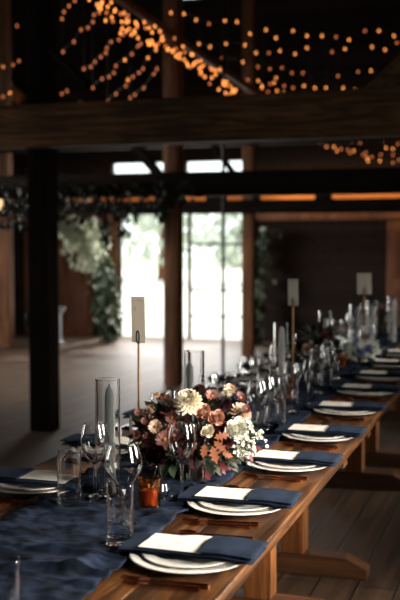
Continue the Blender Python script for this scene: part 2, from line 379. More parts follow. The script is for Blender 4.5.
# panelled doors in the far wall
def panel_door(x0, x1, z1, name):
    d = MB(); y = YF-.05
    d.box((x0, y, 0), (x1, YF-.001, z1), bev=.004)
    n = max(1, round((x1-x0)/.4)); wd = (x1-x0)/n
    for k in range(n):
        for (a, b) in ((.12, .8), (.95, z1-.12)):
            d.box((x0+k*wd+.06, y-.02, a), (x0+(k+1)*wd-.06, y, b), bev=.012)
    o = struct(d.build(name, M['door']))
    MB().ball((x1-.05, y-.045, 1.0), .03).build('door_handle', M['darkmetal'], o)
panel_door(-7.62, -6.45, 1.76, 'door_1'); panel_door(-9.2, -8.0, 1.76, 'door_2')
panel_door(-1.9, -1.28, 1.76, 'door_3')

# ------------------------------------------------------------------ outside
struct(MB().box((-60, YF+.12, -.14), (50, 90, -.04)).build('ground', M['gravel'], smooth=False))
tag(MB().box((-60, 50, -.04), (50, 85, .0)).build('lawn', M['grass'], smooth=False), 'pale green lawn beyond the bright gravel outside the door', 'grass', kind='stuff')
def tree(x, y, h, r, label):
    t = empty('garden_tree', (x, y, -.04), label, 'tree', 'trees beyond the doorway')
    MB().tube([(0, 0, 0), (.05, .03, h*.3), (0, 0, h*.7)], [.16, .12, .06], 8).build('trunk', M['postbrown'], t)
    c = MB()
    for k in range(520):
        u = Vector((rnd.gauss(0, 1), rnd.gauss(0, 1), rnd.gauss(0, 1))).normalized()*r*(rnd.random()**.35)
        p = Vector((u.x, u.y, h*.62+u.z*h*.42/r*1.0))
        c.leaf(p, (rnd.uniform(-1, 1), rnd.uniform(-1, 1), rnd.uniform(-1, .6)), (0, 0, 1), rnd.uniform(.3, .55), .26)
    c.build('crown', M['tree'], t)
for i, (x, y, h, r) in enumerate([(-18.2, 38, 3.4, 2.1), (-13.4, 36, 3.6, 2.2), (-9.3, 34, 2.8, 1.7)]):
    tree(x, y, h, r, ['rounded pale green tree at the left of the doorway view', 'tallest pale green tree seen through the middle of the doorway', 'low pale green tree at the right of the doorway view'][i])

# ------------------------------------------------------------------ hanging greenery
def rleaf(b, p, L, W, down=.5):
    b.leaf(p, (rnd.uniform(-1, 1), rnd.uniform(-1, 1), rnd.uniform(-1-down, .7-down)), (rnd.uniform(-.5, .5), rnd.uniform(-.5, .5), 1), L, W, rnd.uniform(0, .4))
g = empty('greenery_garland', (-4.6, 9.32, 2.05), 'dark leafy garland draped along the cross beam, backlit by the doorway', 'garland')
b = MB(); vine = []
for k in range(44):
    x = -2.2+k*.088; vine.append((x, -.02+.03*math.sin(k), -.1+.03*math.sin(k*.7)))
MB().tube(vine, .012, 6).build('vine', M['post'], g)
for k in range(1250):
    t = rnd.random(); x = -2.2+t*3.7
    drop = .12+.1*abs(math.sin(x*2.3))+(.14 if -.9 < x < .9 else 0)
    if x > 1.6 and rnd.random() < .5: continue
    rleaf(b, (x, rnd.uniform(-.12, .1), rnd.uniform(-drop, .08)-.05), rnd.uniform(.05, .09), .04)
for (x, dl) in ((-.35, .34), (.55, .5), (.72, .42), (-1.0, .3), (1.15, .25)):
    for k in range(60):
        t = rnd.random(); rleaf(b, (x+rnd.gauss(0, .035), rnd.gauss(0, .03), -.1-t*dl), .07, .04)
b.build('leaves', M['garland'], g)
def cascade(name, pts, label, n, m):
    """pts: (px, py, radius m) along the spray at the far wall"""
    P = [at(px, py, d) for px, py, d, r in pts]; R = [q[3] for q in pts]
    base = Vector((P[-1].x, P[-1].y, 0))
    r_ = empty(name, base, label, 'plant')
    MB().tube([p-base for p in P], .015, 6).build('stem', M['post'], r_)
    b = MB()
    for k in range(n):
        i = rnd.randrange(len(P)-1); t = rnd.random()
        c = P[i].lerp(P[i+1], t)-base; r = R[i]*(1-t)+R[i+1]*t
        rleaf(b, c+Vector((rnd.gauss(0, r*.55), rnd.gauss(0, .07), rnd.gauss(0, r*.45))), rnd.uniform(.08, .14), .075)
    b.build('leaves', m, r_)
cascade('hanging_foliage', [(58, 216, 14.6, .14), (72, 226, 14.6, .26), (88, 240, 14.6, .28), (95, 262, 14.6, .2)], 'pale grey-green spray hanging from the top left of the doorway', 520, M['leafgrey'])
cascade('climbing_foliage', [(104, 262, 14.5, .12), (107, 285, 14.5, .2), (107, 305, 14.5, .22), (108, 322, 14.6, .14), (108, 338, 14.6, .1)], 'grey-green foliage standing at the foot of the left door jamb', 360, M['leafmid'])
cascade('hanging_foliage', [(270, 232, 14.4, .1), (258, 240, 14.4, .15), (257, 265, 14.4, .14), (256, 300, 14.4, .12), (254, 328, 14.4, .1), (254, 344, 14.4, .08)], 'slim green climber on the wall right of the doorway', 340, M['leafmid'])
u = at(58, 333, 14.4); ur = empty('pedestal_urn', (u.x, u.y, 0), 'slim pale grey pedestal urn on the floor beside the far left doors', 'urn')
MB().lathe([(0, 0), (.09, 0), (.09, .03), (.05, .06), (.045, .4), (.055, .44), (.1, .5), (.115, .53), (.1, .53), (.05, .47), (0, .46)], 24).build('bowl', M['urn'], ur)
lamp = at(-3, 204, 13); lr = empty('globe_lamp', lamp, 'warm glowing globe lamp cut by the left edge of the picture', 'lamp')
MB().ball((0, 0, 0), .085, 20, 14).build('globe', M['globe'], lr)
MB().tube([(0, 0, .08), (0, 0, ZR-lamp.z)], .006, 6).build('cord', M['cable'], lr)

# ------------------------------------------------------------------ fairy lights
bulb_me = {}
def fairy(pts, label, dim=False, jit=0, cable=True):
    P = [at(*p) for p in pts]
    r = empty('string_light', P[0], label, 'string lights', 'fairy lights under the roof')
    Q = [p-P[0] for p in P]
    if cable: MB().tube([q+Vector((0, 0, .018)) for q in Q], .0035, 5).build('cable', M['cable'], r)
    MB().tube([Q[0]+Vector((0, 0, .018)), Vector((Q[0].x, Q[0].y, ZR-P[0].z))], .0035, 5).build('hanging_wire', M['cable'], r)
    for k, q in enumerate(Q):
        key = 'dim' if (dim if rnd.random() < .8 else not dim) else 'bright'
        if key not in bulb_me:
            o = MB().lathe([(.003, .018), (.005, .012), (.009, .004), (.0105, -.004), (.0075, -.01), (0, -.013)], 10).build('bulb', M['bulbdim' if key == 'dim' else 'bulb'], r)
            bulb_me[key] = o
        else:
            o = bulb_me[key].copy(); COL.objects.link(o); o.parent = r
        o.location = q
def pl(s, d0, d1):
    n = len(s); return [(x, y, d0+(d1-d0)*i/max(1, n-1)) for i, (x, y) in enumerate(s)]
L_ = 'orange fairy lights '
fairy(pl([(62,19),(64,12),(69,6),(75,1)], 9.6, 9.4), L_+'in the leftmost short swag at the top edge right of the post', True)
fairy(pl([(63,52),(74,42),(81,30),(88,28),(93,22),(94,15),(101,9)], 9.8, 9.3), L_+'in the second swag from the post, upper left', True)
fairy(pl([(84,69),(91,67),(95,62),(101,57),(106,53),(107,48),(111,42),(119,40),(123,35),(129,29)], 10.2, 9.6), L_+'in a steep swag rising left of the dense sloping band', True)
fairy(pl([(93,88),(102,79),(109,77),(114,73),(116,66),(125,60),(132,54),(138,46),(141,44)], 10.5, 9.8), L_+'in the middle swag below the dense sloping band', True)
fairy(pl([(108,101),(116,94),(126,86),(128,80),(133,77),(139,73),(143,69),(148,58),(156,50)], 10.8, 10), L_+'in the long swag ending just above the near beam', True)
fairy(pl([(130,98),(135,95),(144,88),(154,74),(157,69)], 11, 10.4), L_+'in the short swag right of the long one', True)
fairy(pl([(56,94),(62,94),(67,91),(81,103)], 10.8, 10.8), L_+'in the few low bulbs beside the nearest post', True)
fairy(pl([(3,67),(13,65),(19,61)], 11, 11), L_+'in the three bulbs at the left edge', True)
fairy(pl([(3,97),(10,93),(17,26)], 11, 11), L_+'in the sparse strand at the far left edge', True)
fairy(pl([(171,13),(184,14),(196,20),(209,24),(225,21),(237,22),(250,34),(266,30),(276,38),(293,31),(307,36),(322,36),(336,37),(349,40),(365,31),(379,31),(394,36),(397,43)], 9.9, 11), L_+'in the topmost wide swag across the right half')
fairy(pl([(199,44),(210,47),(226,44),(245,45),(256,53),(269,53),(280,51),(295,54),(307,48),(332,52),(345,49),(372,47),(385,50)], 10.8, 11.2), L_+'in the second wide swag across the right half')
fairy(pl([(222,58),(243,62),(258,67),(270,69),(282,68),(292,73),(303,73),(338,76),(358,72),(371,71),(383,76)], 11, 11.4), L_+'in the third wide swag across the right half', True)
fairy(pl([(262,86),(274,83),(276,78),(284,86),(293,88),(304,86),(315,88),(326,88),(343,88),(355,90),(367,90),(377,84)], 11.3, 11.6), L_+'in the lowest wide swag just above the near beam')
for s_ in range(4):
    q = []
    for k in range(25):
        t = k/24; x = 98+t*134; y = 2+t*88+6*math.sin(t*5+s_)+(7*math.sin(t*PI) if s_ % 2 else -3)
        q.append((x+rnd.uniform(-5, 5)+(s_-1.5)*3, y+rnd.uniform(-4.5, 4.5), 8.6+t*1.2))
    fairy(q, L_+['in the upper strand of the dense band wound round the sloping timber', 'in the second strand of the dense sloping band', 'in the third strand of the dense sloping band', 'in the lowest strand of the dense sloping band'][s_], cable=False)
fairy(pl([(228,74),(237,78),(230,86),(236,90),(229,95),(235,96),(243,85),(248,80),(250,88),(258,81),(262,88),(268,92),(270,84),(277,91),(284,93)], 11.3, 11.7), L_+'in the cluster at the lower end of the sloping timber', cable=False)
fairy(pl([(310,141),(320,143),(327,147),(334,147),(341,149),(348,150),(354,151),(363,155),(367,158),(372,157),(380,161),(393,163),(399,160)], 12.5, 12.5), L_+'in the lower strand under the near beam at right', True)
fairy(pl([(326,147),(338,141),(345,140),(352,142),(360,143),(369,140),(375,139),(384,141),(392,140),(398,144)], 12.6, 12.6), L_+'in the upper strand peeping out under the near beam at right', True)
fairy(pl([(337,151),(350,153),(366,153),(368,161),(381,155),(386,148),(393,149),(393,155)], 12.7, 12.7), L_+'in the middle strand under the near beam at right', True)
# hidden area lights added to brighten the pine board; no strand is there
light('added_board_glow_right', 'AREA', (-2.1, 14.0, 2.19), (-2.1, 14.3, 2.19), 9, (1, .72, .45), shape='RECTANGLE', size=2.9, size_y=.04)
light('added_board_glow_left', 'AREA', (-5.0, 14.0, 2.19), (-5.0, 14.3, 2.19), 3.5, (1, .72, .45), shape='RECTANGLE', size=2.9, size_y=.04)

# ------------------------------------------------------------------ tables
TX = -1.07; TW = .47; TZ = .75
def make_table(y0, y1, label):
    t = empty('trestle_table', (TX, (y0+y1)/2, 0), label, 'table', 'trestle tables set end to end')
    L = (y1-y0)/2-.002; b = MB(); n = 5; wd = 2*TW/n
    for k in range(n): b.box((-TW+k*wd+.0015, -L, TZ-.037), (-TW+(k+1)*wd-.0015, L, TZ), bev=.003)
    b.build('tabletop', M['table'], t)
    MB().box((-TW+.08, -L+.2, TZ-.085), (-TW+.12, L-.2, TZ-.038)).box((TW-.12, -L+.2, TZ-.085), (TW-.08, L-.2, TZ-.038)).build('apron', M['foot'], t, smooth=False)
    for s in (-1, 1):
        y = s*(L-.3)
        lg = MB().box((.03, y-.05, .09), (.14, y+.05, TZ-.038), bev=.006).box((-.14, y-.05, .09), (-.03, y+.05, TZ-.038), bev=.006).build('leg', M['trestle'], t)
        f = MB(); xs = .42
        vs = [(-xs, 0), (xs, 0), (xs, .045), (xs-.1, .09), (-xs+.1, .09), (-xs, .045)]
        f.add([(x, y-.045, z) for x, z in vs]+[(x, y+.045, z) for x, z in vs], [tuple(range(6)), tuple(range(11, 5, -1))]+[(i, (i+1) % 6, (i+1) % 6+6, i+6) for i in range(6)])
        f.build('foot', M['foot'], lg, smooth=False)
        MB().box((-TW+.05, y-.04, TZ-.12), (TW-.05, y+.04, TZ-.0385)).build('cleat', M['foot'], lg, smooth=False)
    MB().box((-.03, -L+.36, .3), (.03, L-.36, .4), bev=.004).build('stretcher', M['trestle'], t)
    return t
make_table(1.45, 4.07, 'nearest wooden trestle table with orange-lit plank top')
make_table(4.07, 6.33, 'middle wooden trestle table joined behind the nearest one')
make_table(6.33, 8.6, 'farthest wooden trestle table at the end of the row')

# runner
import mathutils
def fbm(x, y):
    return mathutils.noise.noise(Vector((x, y, 1.3)))
def runner():
    b = MB(); y0, y1 = 1.5, 8.5; NY, NX = 900, 44; xl, xr = -1.31, -.866
    def pt(i, j):
        y = y0+(y1-y0)*i/NY; s = j/NX
        x = xl+(xr-xl)*s + (.012*fbm(y*2.2, s*.6) + .005*fbm(y*9, 3))*(abs(s-.5)*2)
        h = .0015+.030*max(0, fbm(x*4+2*fbm(x*2, y*1.5), y*13+3*fbm(x*3, y*2)))**1.2 + .014*max(0, fbm(x*13, y*8+4))+.010*abs(fbm(x*16+5+fbm(x*4, y*3), y*34))+.003*abs(fbm(x*50, y*60))
        f1 = y-(1.98+.10*(x+1.1)); h += .012*math.exp(-(f1/.012)**2)
        f2 = y-(2.12-.05*(x+1.1)); h += .009*math.exp(-(f2/.014)**2)
        f3 = y-(2.38+.3*(x+1.1)); h += .008*math.exp(-(f3/.012)**2)
        return (x, y, TZ+.001+h)
    vs = [pt(i, j) for i in range(NY+1) for j in range(NX+1)]
    fs = [(i*(NX+1)+j, i*(NX+1)+j+1, (i+1)*(NX+1)+j+1, (i+1)*(NX+1)+j) for i in range(NY) for j in range(NX)]
    b.add(vs, fs); o = b.build('table_runner', M['navy'], loc=(TX, 5, TZ))
    md = o.modifiers.new('thick', 'SOLIDIFY'); md.thickness = .0012; md.offset = 1
    return tag(o, 'long crumpled navy gauze runner down the middle of the tables', 'table runner')
runner()

# ------------------------------------------------------------------ tableware prototypes
def plate_prof(R, h):
    return [(0, 0), (R*.55, 0), (R*.62, .002), (R*.72, h*.55), (R*.99, h*.92), (R, h), (R*.985, h+.0015), (R*.72, h*.62+.004), (R*.6, .0055), (0, .005)]
def P_dinner():
    o = MB().lathe(plate_prof(.141, .017), 64).build('dinner_plate', M['china']); return tag(o, '', 'plate')
def P_salad():
    o = MB().lathe(plate_prof(.112, .014), 64).build('salad_plate', M['china']); return tag(o, '', 'plate')
def P_napkin():
    r = empty('napkin', (0, 0, 0), '', 'napkin')
    def slab(x0, x1, w0, w1, z, th, sag, seed, n=36, m=12, roundx=True):
        b = MB(); vs = []; fs = []
        ring = 2*m+2
        for i in range(n+1):
            t = i/n; x = x0+(x1-x0)*t
            e = min(1, (1-t)*n/3.0) if roundx else 1
            th_ = th*math.sqrt(max(.04, 1-(1-e)**2))
            wob = .0035*mathutils.noise.noise(Vector((x*14, seed, 0)))
            zs = z - sag*max(0, abs(x)-.09)**1.5*9 + .002*mathutils.noise.noise(Vector((x*20, seed+3, 1)))
            for k in range(m+1):
                y = w0+wob+(w1-w0)*k/m; q = 1-(2*k/m-1)**8*.75
                vs.append((x, y, zs+th/2+th_/2*q+.0012*mathutils.noise.noise(Vector((x*30, y*30, seed)))))
            for k in range(m, -1, -1):
                y = w0+wob+(w1-w0)*k/m; q = 1-(2*k/m-1)**8*.75
                vs.append((x, y, zs+th/2-th_/2*q))
        for i in range(n):
            for k in range(ring):
                k2 = (k+1) % ring; fs.append((i*ring+k, i*ring+k2, (i+1)*ring+k2, (i+1)*ring+k))
        fs.append(tuple(range(ring))); fs.append(tuple(range(n*ring+ring-1, n*ring-1, -1)))
        return b.add(vs, fs)
    slab(-.165, .155, -.067, .067, 0, .007, .02, 1).build('lower_fold', M['napkin'], r)
    slab(.03, .163, -.065, .068, .0072, .009, .02, 2).build('upper_fold', M['napkin'], r)
    slab(-.166, .158, -.061, .069, -.0065, .0062, .02, 5).build('inner_fold', M['napkin'], r)
    return r
def P_card():
    r = empty('menu_card', (0, 0, 0), '', 'card')
    MB().box((-.077, -.056, 0), (.077, .056, .0012)).build('sheet', M['paper'], r, smooth=False)
    b = MB()
    for y, a in ((.0, .012), (.006, .005), (-.006, .006)): b.box((-a, y-.0007, .0012), (a, y+.0007, .0015))
    b.build('printed_mark', M['ink'], r, smooth=False)
    return r
def ext(outline, z0, z1, T=None):
    n = len(outline); return ([(x, y, z0) for x, y in outline]+[(x, y, z1) for x, y in outline], [tuple(range(n-1, -1, -1)), tuple(range(n, 2*n))]+[(i, (i+1) % n, (i+1) % n+n, i+n) for i in range(n)], T)
def P_knife():
    r = empty('table_knife', (0, 0, 0), '', 'knife')
    MB().tube([(.1, 0, .005), (.03, 0, .0045), (-.01, 0, .004)], [.0062, .005, .004], 10).build('handle', M['copper'], r)
    MB().add(*ext([(-.01, -.006), (-.06, -.011), (-.1, -.011), (-.12, 0), (-.115, .007), (-.01, .007)], .003, .0046)).build('blade', M['copper'], r)
    return r
def P_fork():
    r = empty('table_fork', (0, 0, 0), '', 'fork')
    MB().tube([(.1, 0, .005), (.03, 0, .0045), (-.035, 0, .005)], [.006, .0045, .003], 10).build('handle', M['copper'], r)
    b = MB().add(*ext([(-.03, -.002), (-.045, -.009), (-.062, -.011), (-.062, .011), (-.045, .009), (-.03, .002)], .004, .0055))
    for k in range(4):
        y = -.0095+k*.00633; b.tube([(-.06, y, .0045), (-.085, y, .003), (-.105, y, .006)], [.0016, .0015, .0008], 6)
    b.build('tines', M['copper'], r)
    return r
def P_spoon():
    r = empty('table_spoon', (0, 0, 0), '', 'spoon')
    MB().tube([(.1, 0, .005), (.03, 0, .0045), (-.05, 0, .005)], [.0058, .0045, .0028], 10).build('handle', M['copper'], r)
    MB().lathe([(0, .001), (.008, .0015), (.014, .004), (.0165, .008), (.0155, .0085), (.012, .0055), (0, .0028)], 24, Matrix.Translation((-.072, 0, 0)) @ Matrix.Diagonal((1.5, 1, 1, 1))).build('spoon_bowl', M['copper'], r)
    return r
def P_dessert():
    r = P_fork(); r.name = 'dessert_fork'
    for ch in r.children: ch.scale = (.86, .86, .86)
    return r
def wineglass(R, H, stem, foot):
    """closed profile with wall thickness"""
    bowl = H-stem; t = .0013
    out = [(0, 0), (foot, 0), (foot, .0018), (foot*.55, .005), (.0055, .013), (.0042, .03), (.0040, stem*.8), (.006, stem*.97)]
    ob = []; n = 26
    for k in range(1, n+1):
        u = k/n
        r = R*math.sin(min(1, u*1.65)*PI/2)**.8 if u < .6 else R*(1-.26*((u-.6)/.4)**1.4)
        ob.append((max(r, .006), stem+bowl*u))
    inn = [(max(0, r-t), z+(.0 if i > 1 else .003)) for i, (r, z) in enumerate(ob)]
    return out+ob+[(r, z) for r, z in reversed(inn)]+[(0, stem+.006)]
def tumbler(R, H, n=0):
    return [(0, 0), (R*.93, 0), (R*.985, .002), (R, .006), (R, H-.0012), (R-.0007, H), (R-.0014, H-.0012), (R-.0014, .022), (R*.8, .018), (R*.4, .0165), (0, .016)]
def P_wine(R=.041, H=.215): return tag(MB().lathe(wineglass(R, H, .095, .036), 40).build('wine_glass', M['glass']), '', 'glass')
def P_flute(): return tag(MB().lathe(wineglass(.0245, .2, .085, .028), 36).build('champagne_flute', M['glass']), '', 'glass')
def P_tumbler(): return tag(MB().lathe(tumbler(.0335, .15), 40).build('tumbler_glass', M['glass']), '', 'glass')
protos = {}
MAKE = {'dinner': P_dinner, 'salad': P_salad, 'napkin': P_napkin, 'card': P_card, 'knife': P_knife, 'fork': P_fork, 'spoon': P_spoon, 'dessert': P_dessert, 'wine': P_wine, 'flute': P_flute, 'tumbler': P_tumbler}
def put(kind, x, y, z, label, group, rz=0):
    if kind not in protos:
        o = MAKE[kind](); protos[kind] = o; o.location = (x, y, z); o.rotation_euler = (0, 0, rz); o['label'] = label; o['group'] = group; return o
    return copy_thing(protos[kind], (x, y, z), label, rz, group)
def setting(x, y, side, i, tilt=0):
    nx, ny = (.006, .012) if side == 'right' else (0, .008)
    place = f'at the {ordn(i)} place setting along the {side} side'
    rz = (0 if side == 'right' else PI)+tilt
    G = f' on the {side} side of the tables'
    put('dinner', x, y, TZ+.0005, 'wide white dinner plate '+place, 'dinner plates'+G)
    put('salad', x, y, TZ+.0068, 'small white plate under the napkin '+place, 'salad plates'+G)
    c = Matrix.Rotation(rz, 3, 'Z')
    put('napkin', x+nx, y+ny, TZ+.0068+.0145+.007, 'folded navy linen napkin '+place, 'napkins'+G, rz)
    q = c @ Vector((-.038, -.006, 0))
    put('card', x+nx+q.x, y+ny+q.y, TZ+.0068+.0145+.0156, 'ivory card tucked in the napkin '+place, 'cards'+G, rz+rnd.uniform(-.03, .03))
    for kd, dy, nm in (('fork', -.165, 'copper fork beside the plate '), ('knife', .165, 'copper knife beside the plate '), ('spoon', .192, 'copper spoon next to the knife '), ('dessert', -.19, 'small copper fork outside the large one ')):
        q = c @ Vector((.0, dy, 0)); put(kd, x+q.x, y+q.y, TZ+.0006, nm+place, {'fork': 'forks', 'knife': 'knives', 'spoon': 'spoons', 'dessert': 'small forks'}[kd]+G, rz+rnd.uniform(-.05, .05))
RY = [2.165, 2.645, 3.18, 3.68, 4.26, 4.82, 5.35, 5.9, 6.45]
for i in range(9): setting([-.735, -.758, -.738][i] if i < 3 else -.735, RY[i], 'right', i, [.0, .02, -.01][i % 3])
for i in range(10): setting(-1.40, 2.67+.56*i, 'left', i, [.02, 0, -.02][i % 3])

GL = 'glasses along the tables'
put('tumbler', *on(120, 544)[:2], TZ+.007, 'tall clear tumbler on the runner just left of the nearest card', GL)
big = tag(MB().lathe(wineglass(.05, .205, .085, .04), 44).build('wine_glass', M['glass'], loc=(0, 0, 0)), 'wide-bowled wine glass standing right behind the nearest tumbler', 'glass', GL); big.location = (*on(124, 522)[:2], TZ+.007)
put('wine', *on(182, 498)[:2], TZ+.007, 'clear wine glass in front of the cream dahlia, beside the second napkin', GL)
put('flute', *on(204, 486)[:2], TZ+.007, 'slim clear flute just right of the wine glass before the flowers', GL)
put('flute', *on(191, 489)[:2], TZ+.007, 'slim clear flute right behind the wine glass before the flowers', GL)
put('wine', *on(266, 432)[:2], TZ+.007, 'clear wine glass just right of the big flower arrangement', GL)
put('tumbler', *on(277, 428)[:2], TZ+.007, 'clear tumbler beside the wine glass right of the big flowers', GL)
put('tumbler', *on(69.5, 504)[:2], TZ+.007, 'clear tumbler beside the leftmost plate', GL)
put('wine', *on(95, 498)[:2], TZ+.007, 'clear wine glass between the left tumbler and the tall candle cylinder', GL)
put('tumbler', -.915, 1.615, TZ+.007, 'blurred clear tumbler cut by the bottom left corner', GL)
for i in range(3, 9):
    y = RY[i]; pl_ = f'at the {ordn(i)} place setting along the right side'
    put('wine', -.95, y-.10, TZ+.007, 'clear wine glass '+pl_, GL)
    if i < 6: put('tumbler', -.985, y+.03, TZ+.007, 'clear tumbler '+pl_, GL)
    if i < 6: put('flute', -.93, y+.13, TZ+.007, 'slim clear flute '+pl_, GL)
for i in range(1, 10):
    y = 2.70+.56*i; pl_ = f'at the {ordn(i)} place setting along the left side'
    put('wine', -1.19, y-.07, TZ+.007, 'clear wine glass '+pl_, GL)
    if i < 6: put('tumbler', -1.24, y-.14, TZ+.007, 'clear tumbler '+pl_, GL)
    if i < 2: put('flute', -1.2, y+.08, TZ+.007, 'slim clear flute '+pl_, GL)

# candle cylinders
def cyl_prof(R, H): return [(0, 0), (R, 0), (R, H-.001), (R-.001, H), (R-.0016, H-.001), (R-.0016, .008), (0, .008)]
cyl0 = taper0 = None
cyls = [(*on(108, 493)[:2], 'beside the first card stand, left of the flowers', 'candle'), (-1.15, 3.44, 'right behind the big flower arrangement', 'candle'),
        (-1.145, 4.76, 'left of the second card stand', 'candlewhite'), (-1.09, 5.60, 'behind the dark flower arrangement', 'candlewhite'), (-1.03, 6.30, 'left of the third card stand', 'candle'),
        (-.99, 6.73, 'right of the third card stand', 'candlewhite'), (-.92, 7.27, 'at the right edge above the far plates', 'candlewhite')]
for i, (x, y, where, cm) in enumerate(cyls):
    if i == 0:
        cyl0 = tag(MB().lathe(cyl_prof(.0365, .335), 48).build('glass_cylinder', M['glass']), '', 'candle holder', 'glass cylinders'); c = cyl0
    else: c = copy_thing(cyl0, (0, 0, 0), '')
    c.location = (x, y, TZ+.007); c['label'] = 'tall clear glass cylinder '+where
    H = .295+(-.01 if i % 2 else .01)
    t = empty('taper_candle', (x+.005 if i != 1 else x-.018, y, TZ+.0155), ('grey' if cm == 'candle' else 'white')+' taper candle in the glass cylinder '+where, 'candle', 'taper candles')
    MB().lathe([(0, 0), (.0145, 0), (.0138, H-.03), (.012, H-.015), (.005, H), (0, H+.001)], 24).build('wax', M[cm], t)
    MB().tube([(0, 0, H-.002), (.001, 0, H+.008)], .0012, 6).build('wick', M['wick'], t)
# votives
vot = [(*on(149.5, 509)[:2], 'behind the nearest tumbler, below the dark red flower'), (-1.07, 4.65, 'at the foot of the second card stand'), (-1.02, 5.75, 'among the far glasses')]
v0 = None
for i, (x, y, where) in enumerate(vot):
    if v0 is None:
        n = 40; b = MB(); b.lathe([(0, 0), (.026, 0), (.030, .006), (.031, .04), (.033, .088), (.032, .089), (.0305, .088), (.0285, .04), (.027, .012), (0, .011)], n)
        v0 = tag(b.build('votive_holder', M['amber']), '', 'candle holder', 'amber votives'); v = v0
        cd0 = tag(MB().lathe([(0, 0), (.0215, 0), (.022, .04), (.018, .043), (0, .042)], 28).build('votive_candle', M['orangewax']), '', 'candle', 'orange votive candles'); c = cd0
    else: v = copy_thing(v0, (0, 0, 0), ''); c = copy_thing(cd0, (0, 0, 0), '')
    v.location = (x, y, TZ+.007); c.location = (x, y, TZ+.0185)
    v['label'] = 'amber glass votive holder '+where; c['label'] = 'squat orange candle inside the amber votive '+where

# card stands
def stand(x, y, top, w_, h_, label, card_label, yaw, mark=False):
    r = empty('card_stand', (x, y, TZ+.006), label, 'card stand', 'brass card stands', yaw)
    zt = top-h_-TZ
    MB().lathe([(0, 0), (.034, 0), (.034, .004), (.006, .009), (0, .009)], 28).build('base', M['brass'], r)
    MB().tube([(0, 0, .008), (0, 0, zt)], .0042, 10).build('rod', M['brass'], r)
    lp = [(.011*math.sin(a)*.75, -.004, zt+.02-.02*math.cos(a)) for a in [2*PI*k/20 for k in range(21)]]
    MB().tube(lp, .0019, 8).build('loop', M['darkmetal'], r)
    lp = [(.011*math.sin(a)*.75, .004, zt+.02-.02*math.cos(a)) for a in [2*PI*k/20 for k in range(21)]]
    MB().tube(lp, .0019, 8).build('loop', M['darkmetal'], r)
    c = empty('number_card', (x, y, TZ+.006), card_label, 'card', 'standing cards', yaw)
    T = Matrix.Translation((0, 0, zt+.002)) @ Euler((0, math.radians(-1.5), 0)).to_matrix().to_4x4()
    MB().box((-w_/2, -.0008, 0), (w_/2, .0008, h_), T).build('sheet', M['paper2'], c, smooth=False)
    if mark:
        b = MB().box((-w_*.34, -.0012, h_*.905), (w_*.44, -.0008, h_*.912), T)
        b.box((-w_*.22, -.0012, h_*.70), (-w_*.19, -.0008, h_*.78), T).box((-w_*.27, -.0012, h_*.69), (-w_*.19, -.0008, h_*.70), T)
        b.build('printed_mark', M['inkgrey'], c, smooth=False)
    else:
        MB().box((-w_*.06, -.0012, h_*.12), (w_*.06, -.0008, h_*.16), T).build('printed_mark', M['inkgrey'], c, smooth=False)
stand(-1.185, 2.98, 1.306, .08, .148, 'slim brass stand holding the tall card, left of the big flowers', 'tall narrow ivory card on the nearest brass stand, bright doorway behind', math.radians(-35), True)
stand(-1.07, 4.70, 1.300, .075, .128, 'slim brass stand right of the middle glass cylinder', 'narrow grey card on the second brass stand', math.radians(-38))
stand(-.93, 6.0, 1.288, .09, .125, 'farthest slim brass stand near the lavender flowers', 'wide grey card on the farthest brass stand', math.radians(-12))

# bud vase
bv = at(157, 497, 2.93)
bvr = empty('bud_vase', (*on(158, 500)[:2], TZ+.007), 'small round clear bud vase just behind the amber votive', 'vase')
MB().lathe([(0, 0), (.018, 0), (.028, .012), (.034, .032), (.028, .05), (.012, .066), (.009, .085), (.012, .095), (.0105, .095), (.0075, .085), (.0105, .066), (.0265, .05), (.0325, .032), (.026, .013), (0, .006)], 36).build('body', M['glass'], bvr)

# ------------------------------------------------------------------ flowers
def frame_to(dirv):
    return Vector(dirv).normalized().to_track_quat('Z', 'Y').to_matrix().to_4x4()
def petal(b, T, ang, tilt, L, W, cup=.25, base=.0, z=0):
    """petal leaving the centre at angle ang, tilt 0 = flat, 90deg = upright"""
    R = T @ Matrix.Rotation(ang, 4, 'Z') @ Matrix.Translation((base, 0, z)) @ Matrix.Rotation(-tilt, 4, 'Y')
    vs = []; 
    for t, wd in ((0, .35), (.35, .85), (.7, 1), (.92, .6)):
        zz = cup*L*(t-.5)**2*1.5
        vs += [(L*t, -W/2*wd, zz+cup*W*.5*wd), (L*t, 0, zz), (L*t, W/2*wd, zz+cup*W*.5*wd)]
    vs.append((L, 0, cup*L*.35))
    fs = []
    for k in range(3):
        a = k*3; fs += [(a, a+1, a+4, a+3), (a+1, a+2, a+5, a+4)]
    fs += [(9, 10, 12), (10, 11, 12)]
    b.add(vs, fs, R)
def dahlia(c, d, r, n=90, pw=.3):
    b = MB(); T = Matrix.Translation(c) @ frame_to(d)
    for k in range(n):
        f = (k+.5)/n; ang = k*2.39996; tilt = math.radians(86-96*f**.75)
        petal(b, T, ang, tilt, r*(.42+.58*f**.6), r*pw, .4, r*.05*f, r*.28*(1-f))
    b.ball(T @ Vector((0, 0, r*.1)), r*.22, 10, 6); return b
def rose(c, d, r, n=26):
    b = MB(); T = Matrix.Translation(c) @ frame_to(d)
    for k in range(n):
        f = (k+.5)/n; ang = k*2.39996; tilt = math.radians(88-58*f**1.3)
        petal(b, T, ang, tilt, r*(.75+.3*f), r*(.55+.5*f), .55, r*.42*f, -r*.25*f)
    b.ball(T @ Vector((0, 0, 0)), r*.3, 10, 6); return b
def daisy(c, d, r, n=24):
    b = MB(); T = Matrix.Translation(c) @ frame_to(d)
    for k in range(n): petal(b, T, k*2.39996, math.radians(30-30*(k/n)), r, r*.34, .3, 0, 0)
    return b
